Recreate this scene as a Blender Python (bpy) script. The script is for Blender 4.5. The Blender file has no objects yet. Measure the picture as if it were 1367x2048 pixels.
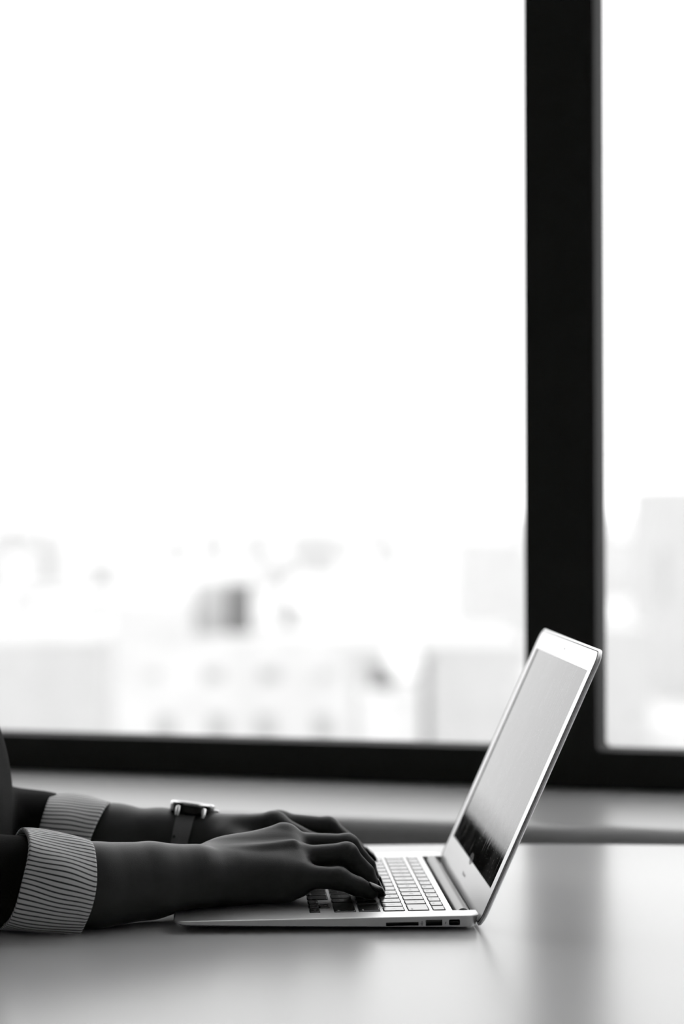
import bpy, bmesh, math, random
import numpy as np
from mathutils import Vector, Matrix
random.seed(7); RNG = np.random.RandomState(5)
S = bpy.context.scene
COL = S.collection

# ------------------------------------------------------------------ camera
F = 4720.1                      # focal length in pixels of the 1367x2048 frame
PITCH = 0.00153; ROLL = math.radians(0.2)
TABLE = 0.74; H = 0.3125
CZ = TABLE + H                  # camera height
HOR = 1024 - F*math.tan(PITCH)
cr, sr = math.cos(ROLL), math.sin(ROLL)
U = Vector((0, math.sin(PITCH), math.cos(PITCH))); FW = Vector((0, math.cos(PITCH), -math.sin(PITCH)))
EX = Vector((1, 0, 0))
right = cr*EX - sr*U; up = sr*EX + cr*U
cd = bpy.data.cameras.new('camera'); cam = bpy.data.objects.new('camera', cd); COL.objects.link(cam)
cam.matrix_world = Matrix(((right.x, up.x, -FW.x, 0), (right.y, up.y, -FW.y, 0), (right.z, up.z, -FW.z, CZ), (0, 0, 0, 1)))
cd.sensor_fit = 'VERTICAL'; cd.sensor_height = 36; cd.sensor_width = 24; cd.lens = F*36/2048
cd.clip_start = .05; cd.clip_end = 9000
cd.dof.use_dof = True; cd.dof.focus_distance = 1.79; cd.dof.aperture_fstop = 3.9; cd.dof.aperture_blades = 0
S.camera = cam

def W(px, py, Y):
    """point of the place seen at (px, py) when it stands at depth Y"""
    a = (px-683.5)/F; b = (1024-py)/F
    d = right*a + up*b + FW
    return Vector((d.x/d.y*Y, Y, CZ + d.z/d.y*Y))

# ------------------------------------------------------------------ materials
def mat(name, col, rough=.5, metal=0, ior=1.5, spec=.5, **k):
    m = bpy.data.materials.new(name); m.use_nodes = True
    b = m.node_tree.nodes['Principled BSDF']
    c = (col, col, col) if not hasattr(col, '__len__') else col
    b.inputs['Base Color'].default_value = (*c, 1)
    b.inputs['Roughness'].default_value = rough; b.inputs['Metallic'].default_value = metal
    b.inputs['IOR'].default_value = ior; b.inputs['Specular IOR Level'].default_value = spec
    for n, v in k.items(): b.inputs[n.replace('_', ' ')].default_value = v
    return m
def nt(m): return m.node_tree.nodes, m.node_tree.links, m.node_tree.nodes['Principled BSDF']
def noise_bump(m, scale, strength, dist=.001, coord='Object', detail=3, stretch=None):
    n, l, b = nt(m)
    tc = n.new('ShaderNodeTexCoord'); t = n.new('ShaderNodeTexNoise'); t.inputs['Scale'].default_value = scale; t.inputs['Detail'].default_value = detail
    src = tc.outputs[coord]
    if stretch:
        mp = n.new('ShaderNodeMapping'); mp.inputs['Scale'].default_value = stretch; l.new(src, mp.inputs[0]); src = mp.outputs[0]
    l.new(src, t.inputs['Vector'])
    bp = n.new('ShaderNodeBump'); bp.inputs['Strength'].default_value = strength; bp.inputs['Distance'].default_value = dist
    l.new(t.outputs['Fac'], bp.inputs['Height']); l.new(bp.outputs[0], b.inputs['Normal'])
    return t
def noise_col(m, scale, c0, c1, detail=3, lo=.35, hi=.65, stretch=None):
    n, l, b = nt(m)
    tc = n.new('ShaderNodeTexCoord'); t = n.new('ShaderNodeTexNoise'); t.inputs['Scale'].default_value = scale; t.inputs['Detail'].default_value = detail
    src = tc.outputs['Object']
    if stretch:
        mp = n.new('ShaderNodeMapping'); mp.inputs['Scale'].default_value = stretch; l.new(src, mp.inputs[0]); src = mp.outputs[0]
    l.new(src, t.inputs['Vector'])
    r = n.new('ShaderNodeValToRGB'); r.color_ramp.elements[0].position = lo; r.color_ramp.elements[1].position = hi
    r.color_ramp.elements[0].color = (c0, c0, c0, 1); r.color_ramp.elements[1].color = (c1, c1, c1, 1)
    l.new(t.outputs['Fac'], r.inputs[0]); l.new(r.outputs[0], b.inputs['Base Color'])
    return m

M = {}
M['table'] = mat('table_laminate', .60, .25, ior=1.5); noise_bump(M['table'], 900, .04, .0005)
M['table_edge'] = mat('table_edge_band', .12, .5)
M['alu'] = mat('brushed_aluminium', .62, .33, .85); noise_bump(M['alu'], 2500, .03, .0002)
M['lid_alu'] = mat('lid_aluminium', .70, .40, .85); noise_bump(M['lid_alu'], 2500, .03, .0002)
M['key'] = mat('key_plastic', .012, .17, ior=1.6)
M['legend'] = mat('key_legend', .45, .5)
M['black'] = mat('black_plastic', .01, .45)
M['hinge'] = mat('hinge_plastic', .10, .33, ior=1.7)
M['port'] = mat('port_interior', .012, .5)
M['port_tongue'] = mat('port_tongue', .06, .4)
M['icon'] = mat('port_icon_print', .12, .6)
M['rubber'] = mat('rubber_gasket', .02, .6)
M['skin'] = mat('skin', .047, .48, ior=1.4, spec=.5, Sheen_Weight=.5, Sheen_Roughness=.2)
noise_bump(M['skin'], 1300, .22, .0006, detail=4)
M['nail'] = mat('nail_polish', .006, .22)
M['sweater'] = mat('dark_knit', .009, .9, spec=.12, Sheen_Weight=.02, Sheen_Roughness=.5); noise_bump(M['sweater'], 900, .6, .001)
M['trousers'] = mat('dark_denim', .02, .9, spec=.2); noise_bump(M['trousers'], 700, .4, .001)
M['hair'] = mat('dark_hair', .008, .4); noise_bump(M['hair'], 60, .6, .004, stretch=(6, 6, .6))
M['eye'] = mat('eye', .5, .1); M['lip'] = mat('lip', .03, .35)
M['shoe'] = mat('shoe_leather', .015, .35)
M['strap'] = mat('watch_strap', .19, .6, spec=.3)
M['steel'] = mat('watch_steel', .62, .24, 1.0)
M['dial'] = mat('watch_dial', .02, .2)
M['paint'] = mat('black_window_paint', .030, .7, spec=.08)
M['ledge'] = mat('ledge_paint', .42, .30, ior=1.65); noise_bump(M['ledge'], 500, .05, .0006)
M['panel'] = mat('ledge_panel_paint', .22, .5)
M['wall'] = mat('room_wall_paint', .40, .8); noise_bump(M['wall'], 90, .1, .002)
M['ceiling'] = mat('ceiling_paint', .55, .9)
M['floor'] = noise_col(mat('carpet_tile', .3, .95, spec=.1), 220, .28, .38)
M['chair'] = mat('chair_fabric', .03, .9); M['chrome'] = mat('chrome', .6, .2, 1.0)
def city(name, c0, c1, sc=.4): return noise_col(mat(name, c0, .9, spec=.1), sc, c0, c1)
M['white_render'] = city('white_render', .54, .60)
M['pale_render'] = city('pale_render', .49, .53)
M['grey_render'] = city('grey_render', .42, .45)
M['dark_render'] = city('dark_render', .17, .19)
M['city_glass'] = city('city_window_glass', .34, .38)
M['ground'] = city('city_ground', .52, .57, .02)
M['dish'] = mat('white_metal_dish', .75, .6)

# striped shirt cotton: thin dark lines run along the sleeve, spaced around it
def stripes():
    m = mat('striped_cotton', .5, .85, spec=.2, Sheen_Weight=.3, Sheen_Roughness=.4); n, l, b = nt(m)
    uv = n.new('ShaderNodeUVMap'); uv.uv_map = 'UVMap'
    sp = n.new('ShaderNodeSeparateXYZ'); l.new(uv.outputs[0], sp.inputs[0])
    fr = n.new('ShaderNodeMath'); fr.operation = 'FRACT'; l.new(sp.outputs[0], fr.inputs[0])
    r = n.new('ShaderNodeValToRGB'); e = r.color_ramp.elements
    e[0].position = 0; e[0].color = (.88, .88, .88, 1); e[1].position = .60; e[1].color = (.88, .88, .88, 1)
    for p, c in ((.66, .05), (.90, .05), (.97, .88)):
        x = e.new(p); x.color = (c, c, c, 1)
    l.new(fr.outputs[0], r.inputs[0]); l.new(r.outputs[0], b.inputs['Base Color'])
    t = n.new('ShaderNodeTexNoise'); t.inputs['Scale'].default_value = 1500
    tc = n.new('ShaderNodeTexCoord'); l.new(tc.outputs['Object'], t.inputs['Vector'])
    bp = n.new('ShaderNodeBump'); bp.inputs['Strength'].default_value = .3; bp.inputs['Distance'].default_value = .0005
    l.new(t.outputs['Fac'], bp.inputs['Height']); l.new(bp.outputs[0], b.inputs['Normal'])
    return m
M['stripe'] = stripes()

# screen: dark glossy panel with wipe streaks and dust
def screen_mat():
    m = mat('glossy_screen', .008, .04, ior=1.45, spec=.075); n, l, b = nt(m)
    tc = n.new('ShaderNodeTexCoord')
    mp = n.new('ShaderNodeMapping'); mp.inputs['Scale'].default_value = (1, 210, 26); mp.inputs['Rotation'].default_value = (.10, 0, 0); l.new(tc.outputs['Object'], mp.inputs[0])
    t = n.new('ShaderNodeTexNoise'); t.inputs['Scale'].default_value = 1.0; t.inputs['Detail'].default_value = 2; l.new(mp.outputs[0], t.inputs['Vector'])
    r = n.new('ShaderNodeValToRGB'); r.color_ramp.elements[0].position = .60; r.color_ramp.elements[1].position = .80
    r.color_ramp.elements[0].color = (0, 0, 0, 1); r.color_ramp.elements[1].color = (.55, .55, .55, 1); l.new(t.outputs['Fac'], r.inputs[0])
    v = n.new('ShaderNodeTexVoronoi'); v.inputs['Scale'].default_value = 330; l.new(tc.outputs['Object'], v.inputs['Vector'])
    r2 = n.new('ShaderNodeValToRGB'); r2.color_ramp.elements[0].position = .05; r2.color_ramp.elements[1].position = .12
    r2.color_ramp.elements[0].color = (.6, .6, .6, 1); r2.color_ramp.elements[1].color = (0, 0, 0, 1); l.new(v.outputs['Distance'], r2.inputs[0])
    a = n.new('ShaderNodeMath'); a.operation = 'MAXIMUM'; l.new(r.outputs[0], a.inputs[0]); l.new(r2.outputs[0], a.inputs[1])
    s = n.new('ShaderNodeMath'); s.operation = 'MULTIPLY'; s.inputs[1].default_value = .8; l.new(a.outputs[0], s.inputs[0])
    s2 = n.new('ShaderNodeMath'); s2.operation = 'ADD'; s2.inputs[1].default_value = .008; l.new(s.outputs[0], s2.inputs[0])
    cl = n.new('ShaderNodeTexNoise'); cl.inputs['Scale'].default_value = 22; cl.inputs['Detail'].default_value = 2; l.new(tc.outputs['Object'], cl.inputs['Vector'])
    cm = n.new('ShaderNodeMapRange'); cm.inputs['From Min'].default_value = .48; cm.inputs['From Max'].default_value = .75; cm.inputs['To Max'].default_value = .05; l.new(cl.outputs['Fac'], cm.inputs['Value'])
    s3 = n.new('ShaderNodeMath'); s3.operation = 'ADD'; l.new(s2.outputs[0], s3.inputs[0]); l.new(cm.outputs[0], s3.inputs[1])
    l.new(s3.outputs[0], b.inputs['Base Color'])
    rr = n.new('ShaderNodeMath'); rr.operation = 'MULTIPLY_ADD'; rr.inputs[1].default_value = .3; rr.inputs[2].default_value = .04; l.new(a.outputs[0], rr.inputs[0]); l.new(rr.outputs[0], b.inputs['Roughness'])
    return m
M['screen'] = screen_mat()

def glass_mat():
    m = bpy.data.materials.new('window_glass'); m.use_nodes = True; n = m.node_tree.nodes; l = m.node_tree.links
    n.clear(); o = n.new('ShaderNodeOutputMaterial'); mx = n.new('ShaderNodeMixShader'); t = n.new('ShaderNodeBsdfTransparent'); g = n.new('ShaderNodeBsdfGlossy')
    t.inputs[0].default_value = (.97, .97, .97, 1); g.inputs['Roughness'].default_value = .0
    fr = n.new('ShaderNodeFresnel'); ge = n.new('ShaderNodeNewGeometry'); mr = n.new('ShaderNodeMapRange')
    mr.inputs['To Min'].default_value = 1.45; mr.inputs['To Max'].default_value = 1/1.45
    l.new(ge.outputs['Backfacing'], mr.inputs['Value']); l.new(mr.outputs[0], fr.inputs[0])
    l.new(fr.outputs[0], mx.inputs[0]); l.new(t.outputs[0], mx.inputs[1]); l.new(g.outputs[0], mx.inputs[2]); l.new(mx.outputs[0], o.inputs[0])
    return m
M['glass'] = glass_mat()

# ------------------------------------------------------------------ mesh helpers
def link(name, me, m, parent=None, loc=None):
    o = bpy.data.objects.new(name, me); COL.objects.link(o)
    if m is not None:
        for x in (m if isinstance(m, (list, tuple)) else [m]): me.materials.append(x)
    if loc is not None: o.location = loc
    if parent: o.parent = parent
    return o
def flat_big(me):
    tot = sum(p.area for p in me.polygons)
    for p in me.polygons:
        if len(p.vertices) > 4 or p.area > .1*tot: p.use_smooth = False
def from_bm(name, bm, m, parent=None, smooth=False, loc=None):
    bmesh.ops.recalc_face_normals(bm, faces=bm.faces)
    me = bpy.data.meshes.new(name); bm.to_mesh(me); bm.free()
    if smooth:
        me.polygons.foreach_set('use_smooth', [True]*len(me.polygons))
        if smooth == 'auto': me.set_sharp_from_angle(angle=math.radians(35)); flat_big(me)
    return link(name, me, m, parent, loc)
def from_np(name, v, f, m, parent=None, smooth=True, loc=None):
    me = bpy.data.meshes.new(name)
    v = np.asarray(v, dtype=np.float32); f = np.asarray(f, dtype=np.int32)
    me.vertices.add(len(v)); me.vertices.foreach_set('co', v.ravel())
    k = f.shape[1]
    me.loops.add(f.size); me.loops.foreach_set('vertex_index', f.ravel())
    me.polygons.add(len(f)); me.polygons.foreach_set('loop_start', np.arange(0, f.size, k, dtype=np.int32))
    me.update(calc_edges=True); me.validate()
    if smooth: me.polygons.foreach_set('use_smooth', [True]*len(me.polygons))
    return link(name, me, m, parent, loc)
def bx(bm, x0, x1, y0, y1, z0, z1, bevel=0, seg=2):
    vs = [bm.verts.new(c) for c in ((x0,y0,z0),(x1,y0,z0),(x1,y1,z0),(x0,y1,z0),(x0,y0,z1),(x1,y0,z1),(x1,y1,z1),(x0,y1,z1))]
    fs = [bm.faces.new([vs[i] for i in q]) for q in ((0,3,2,1),(4,5,6,7),(0,1,5,4),(1,2,6,5),(2,3,7,6),(3,0,4,7))]
    if bevel:
        es = list({e for f in fs for e in f.edges})
        bmesh.ops.bevel(bm, geom=es, offset=bevel, segments=seg, profile=.5, affect='EDGES')
    return vs
def loft(bm, rings, closed=True, caps=False):
    R = [[bm.verts.new(p) for p in r] for r in rings]; n = len(R[0])
    for a, b in zip(R[:-1], R[1:]):
        for i in range(n if closed else n-1):
            j = (i+1) % n
            bm.faces.new((a[i], a[j], b[j], b[i]))
    if caps: bm.faces.new(R[0]); bm.faces.new(R[-1][::-1])
    return R
def tube(bm, pts, rad, n=12):
    pts = [Vector(p) for p in pts]; rings = []
    for i, p in enumerate(pts):
        d = (pts[min(i+1, len(pts)-1)] - pts[max(i-1, 0)]).normalized()
        a = d.orthogonal().normalized() if i == 0 else (pa - d*pa.dot(d)).normalized()
        pa = a; b = d.cross(a); r = rad[i] if hasattr(rad, '__len__') else rad
        rings.append([p + (a*math.cos(t) + b*math.sin(t))*r for t in [2*math.pi*k/n for k in range(n)]])
    loft(bm, rings, caps=True)
def cyl(bm, c, axis, r, h, n=32, bevel=0):
    c = Vector(c); d = Vector(axis).normalized(); a = d.orthogonal().normalized(); b = d.cross(a)
    prof = [(0, -h/2), (r-bevel, -h/2), (r, -h/2+bevel), (r, h/2-bevel), (r-bevel, h/2), (0, h/2)] if bevel else [(0, -h/2), (r, -h/2), (r, h/2), (0, h/2)]
    R = []
    for (q, z) in prof[1:-1]:
        R.append([c + d*z + (a*math.cos(t)+b*math.sin(t))*q for t in [2*math.pi*k/n for k in range(n)]])
    loft(bm, R, caps=True)
def tag(o, label=None, cat=None, group=None, kind=None):
    if label: o['label'] = label
    if cat: o['category'] = cat
    if group: o['group'] = group
    if kind: o['kind'] = kind
    return o
def struct(o, label, cat): return tag(o, label, cat, kind='structure')
def cut(o, cutters):
    """subtract one mesh object from another, keep the result as o's own mesh"""
    md = o.modifiers.new('cut', 'BOOLEAN'); md.operation = 'DIFFERENCE'; md.solver = 'EXACT'; md.object = cutters
    bpy.context.view_layer.update(); dg = bpy.context.evaluated_depsgraph_get()
    me = bpy.data.meshes.new_from_object(o.evaluated_get(dg)); o.modifiers.clear(); old = o.data; nm = old.name; o.data = me; bpy.data.meshes.remove(old); me.name = nm
    bpy.data.objects.remove(cutters)

# ------------------------------------------------------------------ signed distance modelling
class Field:
    def __init__(s, lo, hi, h):
        s.lo = np.array(lo, float); s.h = h; s.n = np.ceil((np.array(hi)-s.lo)/h).astype(int)+1
        s.D = np.full(s.n, 1.0, np.float32)
        s.ax = [(s.lo[i]+h*np.arange(s.n[i])).astype(np.float32) for i in range(3)]
    def win(s, lo, hi, pad):
        a = np.maximum(np.floor((np.array(lo)-pad-s.lo)/s.h).astype(int), 0); b = np.minimum(np.ceil((np.array(hi)+pad-s.lo)/s.h).astype(int)+1, s.n)
        return a, b
    def apply(s, lo, hi, k, fn, sub=False):
        a, b = s.win(lo, hi, k+3*s.h)
        if (b <= a).any(): return
        X = s.ax[0][a[0]:b[0]][:, None, None]; Y = s.ax[1][a[1]:b[1]][None, :, None]; Z = s.ax[2][a[2]:b[2]][None, None, :]
        d = fn(X, Y, Z); v = s.D[a[0]:b[0], a[1]:b[1], a[2]:b[2]]
        if sub:
            d = -d
            if k > 0:
                h_ = np.clip(.5-.5*(v-d)/k, 0, 1); v[...] = v*(1-h_)+d*h_ + k*h_*(1-h_)
            else: np.maximum(v, d, out=v)
        elif k > 0:
            h_ = np.clip(.5+.5*(v-d)/k, 0, 1); v[...] = v*(1-h_)+d*h_ - k*h_*(1-h_)
        else: np.minimum(v, d, out=v)
    def cone(s, p, q, r1, r2, k=.004, sub=False):
        p = np.array(p, float); q = np.array(q, float); R = max(r1, r2)
        ba = q-p; L = float(ba@ba)+1e-12
        def fn(X, Y, Z):
            px, py, pz = X-p[0], Y-p[1], Z-p[2]
            t = np.clip((px*ba[0]+py*ba[1]+pz*ba[2])/L, 0, 1)
            return np.sqrt((px-t*ba[0])**2+(py-t*ba[1])**2+(pz-t*ba[2])**2)-(r1+(r2-r1)*t)
        s.apply(np.minimum(p, q)-R, np.maximum(p, q)+R, k, fn, sub)
    def chain(s, pts, rad, k=.004):
        for i in range(len(pts)-1): s.cone(pts[i], pts[i+1], rad[i], rad[i+1], k)
    def ell(s, c, r, k=.004, rot=None, sub=False):
        c = np.array(c, float); r = np.array(r, float); Rm = float(r.max()); Q = np.array(rot) if rot is not None else np.eye(3)
        def fn(X, Y, Z):
            x, y, z = X-c[0], Y-c[1], Z-c[2]
            u = (x*Q[0,0]+y*Q[0,1]+z*Q[0,2])/r[0]; v = (x*Q[1,0]+y*Q[1,1]+z*Q[1,2])/r[1]; w = (x*Q[2,0]+y*Q[2,1]+z*Q[2,2])/r[2]
            k0 = np.sqrt(u*u+v*v+w*w); k1 = np.sqrt((u/r[0])**2+(v/r[1])**2+(w/r[2])**2)+1e-9
            return k0*(k0-1)/k1
        s.apply(c-Rm, c+Rm, k, fn, sub)
    def mesh(s, smooth=2):
        D = s.D; n = np.array(D.shape); neg = D < 0
        c = np.zeros(n-1, int)
        for dx in (0, 1):
            for dy in (0, 1):
                for dz in (0, 1): c += neg[dx:n[0]-1+dx, dy:n[1]-1+dy, dz:n[2]-1+dz]
        act = (c > 0) & (c < 8); I = np.argwhere(act); idm = np.full(n-1, -1, np.int64); idm[act] = np.arange(len(I))
        acc = np.zeros((len(I), 3)); cnt = np.zeros(len(I))
        cs = [(x, y, z) for x in (0, 1) for y in (0, 1) for z in (0, 1)]
        for a in cs:
            for ax in range(3):
                if a[ax]: continue
                b = list(a); b[ax] = 1
                va = D[I[:,0]+a[0], I[:,1]+a[1], I[:,2]+a[2]]; vb = D[I[:,0]+b[0], I[:,1]+b[1], I[:,2]+b[2]]
                m = (va < 0) != (vb < 0); t = np.where(m, va/np.where(m, va-vb, 1), 0)
                p = np.tile(np.array(a, float), (len(I), 1)); p[:, ax] += t
                acc += p*m[:, None]; cnt += m
        V = (I+acc/cnt[:, None])*s.h+s.lo
        F_ = []
        for ax in range(3):
            o = [(0,0,0)]*2; sl0 = [slice(1, k-1) for k in n]; sl0[ax] = slice(0, n[ax]-1); sl1 = list(sl0); sl1[ax] = slice(1, n[ax])
            a = neg[tuple(sl0)]; b = neg[tuple(sl1)]
            for flip, mm in ((False, a & ~b), (True, ~a & b)):
                P = np.argwhere(mm)
                if not len(P): continue
                off = np.ones(3, int); off[ax] = 0; P = P+off
                u, v = [(1, 2), (2, 0), (0, 1)][ax]
                q = []
                for du, dv in ((-1, -1), (0, -1), (0, 0), (-1, 0)):
                    Q = P.copy(); Q[:, u] += du; Q[:, v] += dv; q.append(idm[Q[:,0], Q[:,1], Q[:,2]])
                q = np.stack(q, 1); F_.append(q[:, ::-1] if flip else q)
        Fc = np.concatenate(F_); Fc = Fc[(Fc >= 0).all(1)]
        for _ in range(smooth):
            A = np.zeros_like(V); C = np.zeros(len(V))
            for i in range(4):
                j = (i+1) % 4
                for a, b in ((i, j), (j, i)):
                    for x in range(3): A[:, x] += np.bincount(Fc[:, a], V[Fc[:, b], x], minlength=len(V))
                    C += np.bincount(Fc[:, a], minlength=len(V))
            V = V*.5+.5*A/np.maximum(C, 1)[:, None]
        return V, Fc

# ================================================================== ROOM (window wall turned 17.6 degrees to the view)
PHI = math.radians(17.6)
T = Vector((math.cos(PHI), -math.sin(PHI), 0)); N = Vector((math.sin(PHI), math.cos(PHI), 0))
WIN_Y = F*H/(1563-HOR)                         # depth of the inner face of the frames on the camera axis
O = Vector((0, WIN_Y, 0))
def RP(s, n, z): return O + T*s + N*n + Vector((0, 0, z))
RM = Matrix(((T.x, N.x, 0, O.x), (T.y, N.y, 0, O.y), (0, 0, 1, 0), (0, 0, 0, 1)))
def room_obj(name, bm, m, parent=None, smooth=False):
    o = from_bm(name, bm, m, None, smooth)
    o.matrix_world = RM if parent is None else Matrix()
    if parent: o.parent = parent
    return o
def room_box(name, b, m, label, cat, bevel=0):
    bm = bmesh.new(); bx(bm, *b, bevel=bevel); return struct(room_obj(name, bm, m), label, cat)
def s_of(px):                                   # distance along the window plane of a pixel column
    X = (px-683.5)/F; return WIN_Y*X/(math.cos(PHI)+X*math.sin(PHI))*1.0 if False else (WIN_Y*X)/(T.x - X*T.y)
S0, S1, ND, ZC = -3.7, 3.3, -5.2, 2.75
room_box('floor', (S0, S1, ND, 0, -.1, 0), M['floor'], 'dark grey carpet floor under the table and the chair', 'floor')
room_box('ceiling', (S0, S1, ND, .2, ZC, ZC+.1), M['ceiling'], 'pale ceiling of the meeting room', 'ceiling')
room_box('wall_left', (S0-.1, S0, ND, .2, 0, ZC), M['wall'], 'plain grey wall on the left side of the room', 'wall')
room_box('wall_right', (S1, S1+.1, ND, .2, 0, ZC), M['wall'], 'plain grey wall on the right side of the room', 'wall')
room_box('wall_back', (S0, S1, ND-.1, ND, 0, ZC), M['wall'], 'plain grey wall facing the windows', 'wall')
room_box('wall_front', (S0, S1, .0, .2, 0, TABLE-.002), M['wall'], 'low wall below the long window', 'wall')
# deep ledge: flat top, rounded nose, front panel below
NOSE = -( (WIN_Y - F*H/(1636-HOR)) * math.cos(PHI) )
bm = bmesh.new(); prof = [(0, TABLE)]
for k in range(9):
    a = math.pi/2*k/8; prof.append((NOSE+.02-.02*math.sin(a), TABLE-.02+.02*math.cos(a)))
prof += [(NOSE, TABLE-.034), (NOSE+.012, TABLE-.038), (NOSE+.012, TABLE-.05), (0, TABLE-.05)]
loft(bm, [[(s, n, z) for n, z in prof] for s in (S0, S1)], caps=True)
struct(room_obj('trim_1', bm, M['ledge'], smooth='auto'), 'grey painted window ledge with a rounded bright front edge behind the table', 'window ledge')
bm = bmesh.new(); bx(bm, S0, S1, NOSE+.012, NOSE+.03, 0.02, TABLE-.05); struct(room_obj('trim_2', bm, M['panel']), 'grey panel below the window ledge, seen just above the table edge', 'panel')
# frames
RAIL = H - (1489-HOR)*WIN_Y/F                    # rail height above the ledge
mull_l, mull_r = s_of(1055), s_of(1183)
W_M = mull_r-mull_l; STEP = 1.62
TOP = 2.55; REC = .044
cuts = [(mull_l+STEP*k, mull_l+STEP*k+W_M) for k in (-2, -1, 0, 1)]
edges = [S0] + [c for p in cuts for c in p] + [S1]
names = ['mullion left of the person', 'black vertical mullion outside the picture to the left', 'wide black vertical mullion standing behind the laptop screen', 'black vertical mullion outside the picture to the right']
for i, (a, b) in enumerate(cuts):
    bm = bmesh.new(); bx(bm, a, b, 0, .058, TABLE, ZC, .0015, 2)
    o = room_obj('trim_%d' % (3+i), bm, M['paint'], smooth='auto')
    struct(o, names[i] if i else 'black vertical mullion farthest to the left of the person', 'mullion')
for i in range(5):
    a, b = edges[2*i], edges[2*i+1]
    if i == 0: a = S0
    DEP = .056
    w = bmesh.new(); z0, z1 = TABLE+.0005, ZC
    # one frame mesh: bottom rail, top rail, slim jambs with a rounded inner corner
    r = .007; ins = .004; pts_o = [(a, z0), (b, z0), (b, z1), (a, z1)]
    inner = []
    for cx, cz, a0 in ((a+ins+r, z0+RAIL+r, math.pi), (b-ins-r, z0+RAIL+r, 1.5*math.pi), (b-ins-r, TOP-r, 0), (a+ins+r, TOP-r, .5*math.pi)):
        for k in range(5):
            t = a0+math.pi/2*k/4; inner.append((cx+r*math.cos(t), cz+r*math.sin(t)))
    outer = []
    for j, (x, z) in enumerate(pts_o): outer += [(x, z)]*5
    def ring(pts, n): return [w.verts.new((x, n, z)) for x, z in pts]
    of, inf_, ob, inb = ring(outer, .001), ring(inner, .001), ring(outer, DEP), ring(inner, DEP)
    for A, B in ((of, inf_), (inf_, inb), (inb, ob), (ob, of)):
        for k in range(20):
            k2 = (k+1) % 20
            if A in (of, ob) and B in (of, ob) or True:
                try: w.faces.new((A[k], A[k2], B[k2], B[k]))
                except ValueError: pass
    bmesh.ops.remove_doubles(w, verts=w.verts, dist=1e-6); bmesh.ops.dissolve_degenerate(w, edges=w.edges, dist=1e-7)
    o = room_obj('window_%d' % (i+1), w, M['paint'], smooth='auto')
    lab = ['large window at the far left end of the room', 'large window to the left of the person, mostly outside the picture', 'large bright window filling the picture left of the black mullion', 'bright window to the right of the black mullion', 'window at the far right end of the room'][i]
    struct(o, lab, 'window')
    g = bmesh.new(); bx(g, a+.002, b-.002, REC+.002, REC+.012, z0+RAIL-.004, TOP+.004)
    room_obj('pane', g, M['glass'], parent=o)

# ================================================================== TABLE
def table():
    ov = []
    # far edge: shallow arc; left edge straight; corners rounded; near end outside the picture
    yf = F*H/(1689.5-HOR); R = 1.7; cx = W(960, 1690, yf).x
    xl, xr, yn = -.262, 1.15, .35
    pts = []
    def arc_y(x): return yf - (R-math.sqrt(R*R-(x-cx)**2))
    n = 60
    rc_ = .05
    pts.append((xl, yn+.08)); pts.append((xl, arc_y(xl)-rc_))
    for k in range(1, 9):
        t = math.pi/2*k/8; x = xl+rc_-rc_*math.cos(t); pts.append((x, arc_y(xl+rc_)-rc_*(1-math.sin(t))))
    for k in range(1, n):
        x = xl+rc_+(xr-xl-2*rc_)*k/n; pts.append((x, arc_y(x)))
    for k in range(9):
        t = math.pi/2*k/8; pts.append((xr-rc_+rc_*math.sin(t), arc_y(xr-rc_)-rc_*(1-math.cos(t))))
    pts.append((xr, yn+.08))
    for k in range(9):
        t = math.pi/2*k/8; pts.append((xr-.08*(1-math.cos(t)), yn+.08-.08*math.sin(t)))
    for k in range(9):
        t = math.pi/2*k/8; pts.append((xl+.08-.08*math.sin(t), yn+.08-.08*math.cos(t)))
    root = bpy.data.objects.new('table', None); COL.objects.link(root); root.location = (.45, 1.2, 0)
    tag(root, 'pale glossy table top in front of the window, carrying the laptop', 'table')
    L = -Vector(root.location)
    c = Vector((sum(p[0] for p in pts)/len(pts), sum(p[1] for p in pts)/len(pts)))
    def ring(z, inset):
        out = []
        for p in pts:
            d = (Vector(p)-c).normalized(); out.append(Vector((p[0]-d.x*inset, p[1]-d.y*inset, z))+L)
        return out
    bm = bmesh.new(); loft(bm, [ring(TABLE-.025, .0), ring(TABLE-.0012, 0), ring(TABLE-.0004, .0006), ring(TABLE, .0016)], caps=True)
    from_bm('tabletop', bm, M['table'], root)
    for x, y in ((-.12, .55), (.98, .55), (-.12, 1.95), (.98, 1.95)):
        bm = bmesh.new(); cyl(bm, Vector((x, y, (TABLE-.025)/2))+L, (0, 0, 1), .03, TABLE-.025, 24); from_bm('leg', bm, M['chrome'], root, 'auto')
table()

# ================================================================== LAPTOP
YAW, TAU = 0.04975, 0.00883
LM = Matrix.Translation((-.1252857, 1.736052, CZ-.30374)) @ Matrix.Rotation(YAW, 4, 'Z') @ Matrix.Rotation(-TAU, 4, 'Y')
lap = bpy.data.objects.new('laptop', None); COL.objects.link(lap); lap.matrix_world = LM
tag(lap, 'open silver aluminium laptop with black keys on the pale table under the typing hands', 'laptop')
mm = .001; LX, LY = .227, .325
def rr_outline(x0, x1, y0, y1, r, n=8):
    P = []
    for cx, cy, a0 in ((x1-r, y0+r, -math.pi/2), (x1-r, y1-r, 0), (x0+r, y1-r, math.pi/2), (x0+r, y0+r, math.pi)):
        for k in range(n+1):
            t = a0+math.pi/2*k/n; P.append((cx+r*math.cos(t), cy+r*math.sin(t)))
    return P
def densify(P, step=.012):
    out = []
    for i, p in enumerate(P):
        q = P[(i+1) % len(P)]; d = math.dist(p, q); k = max(1, int(d/step))
        for j in range(k): out.append((p[0]+(q[0]-p[0])*j/k, p[1]+(q[1]-p[1])*j/k))
    return out
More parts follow.
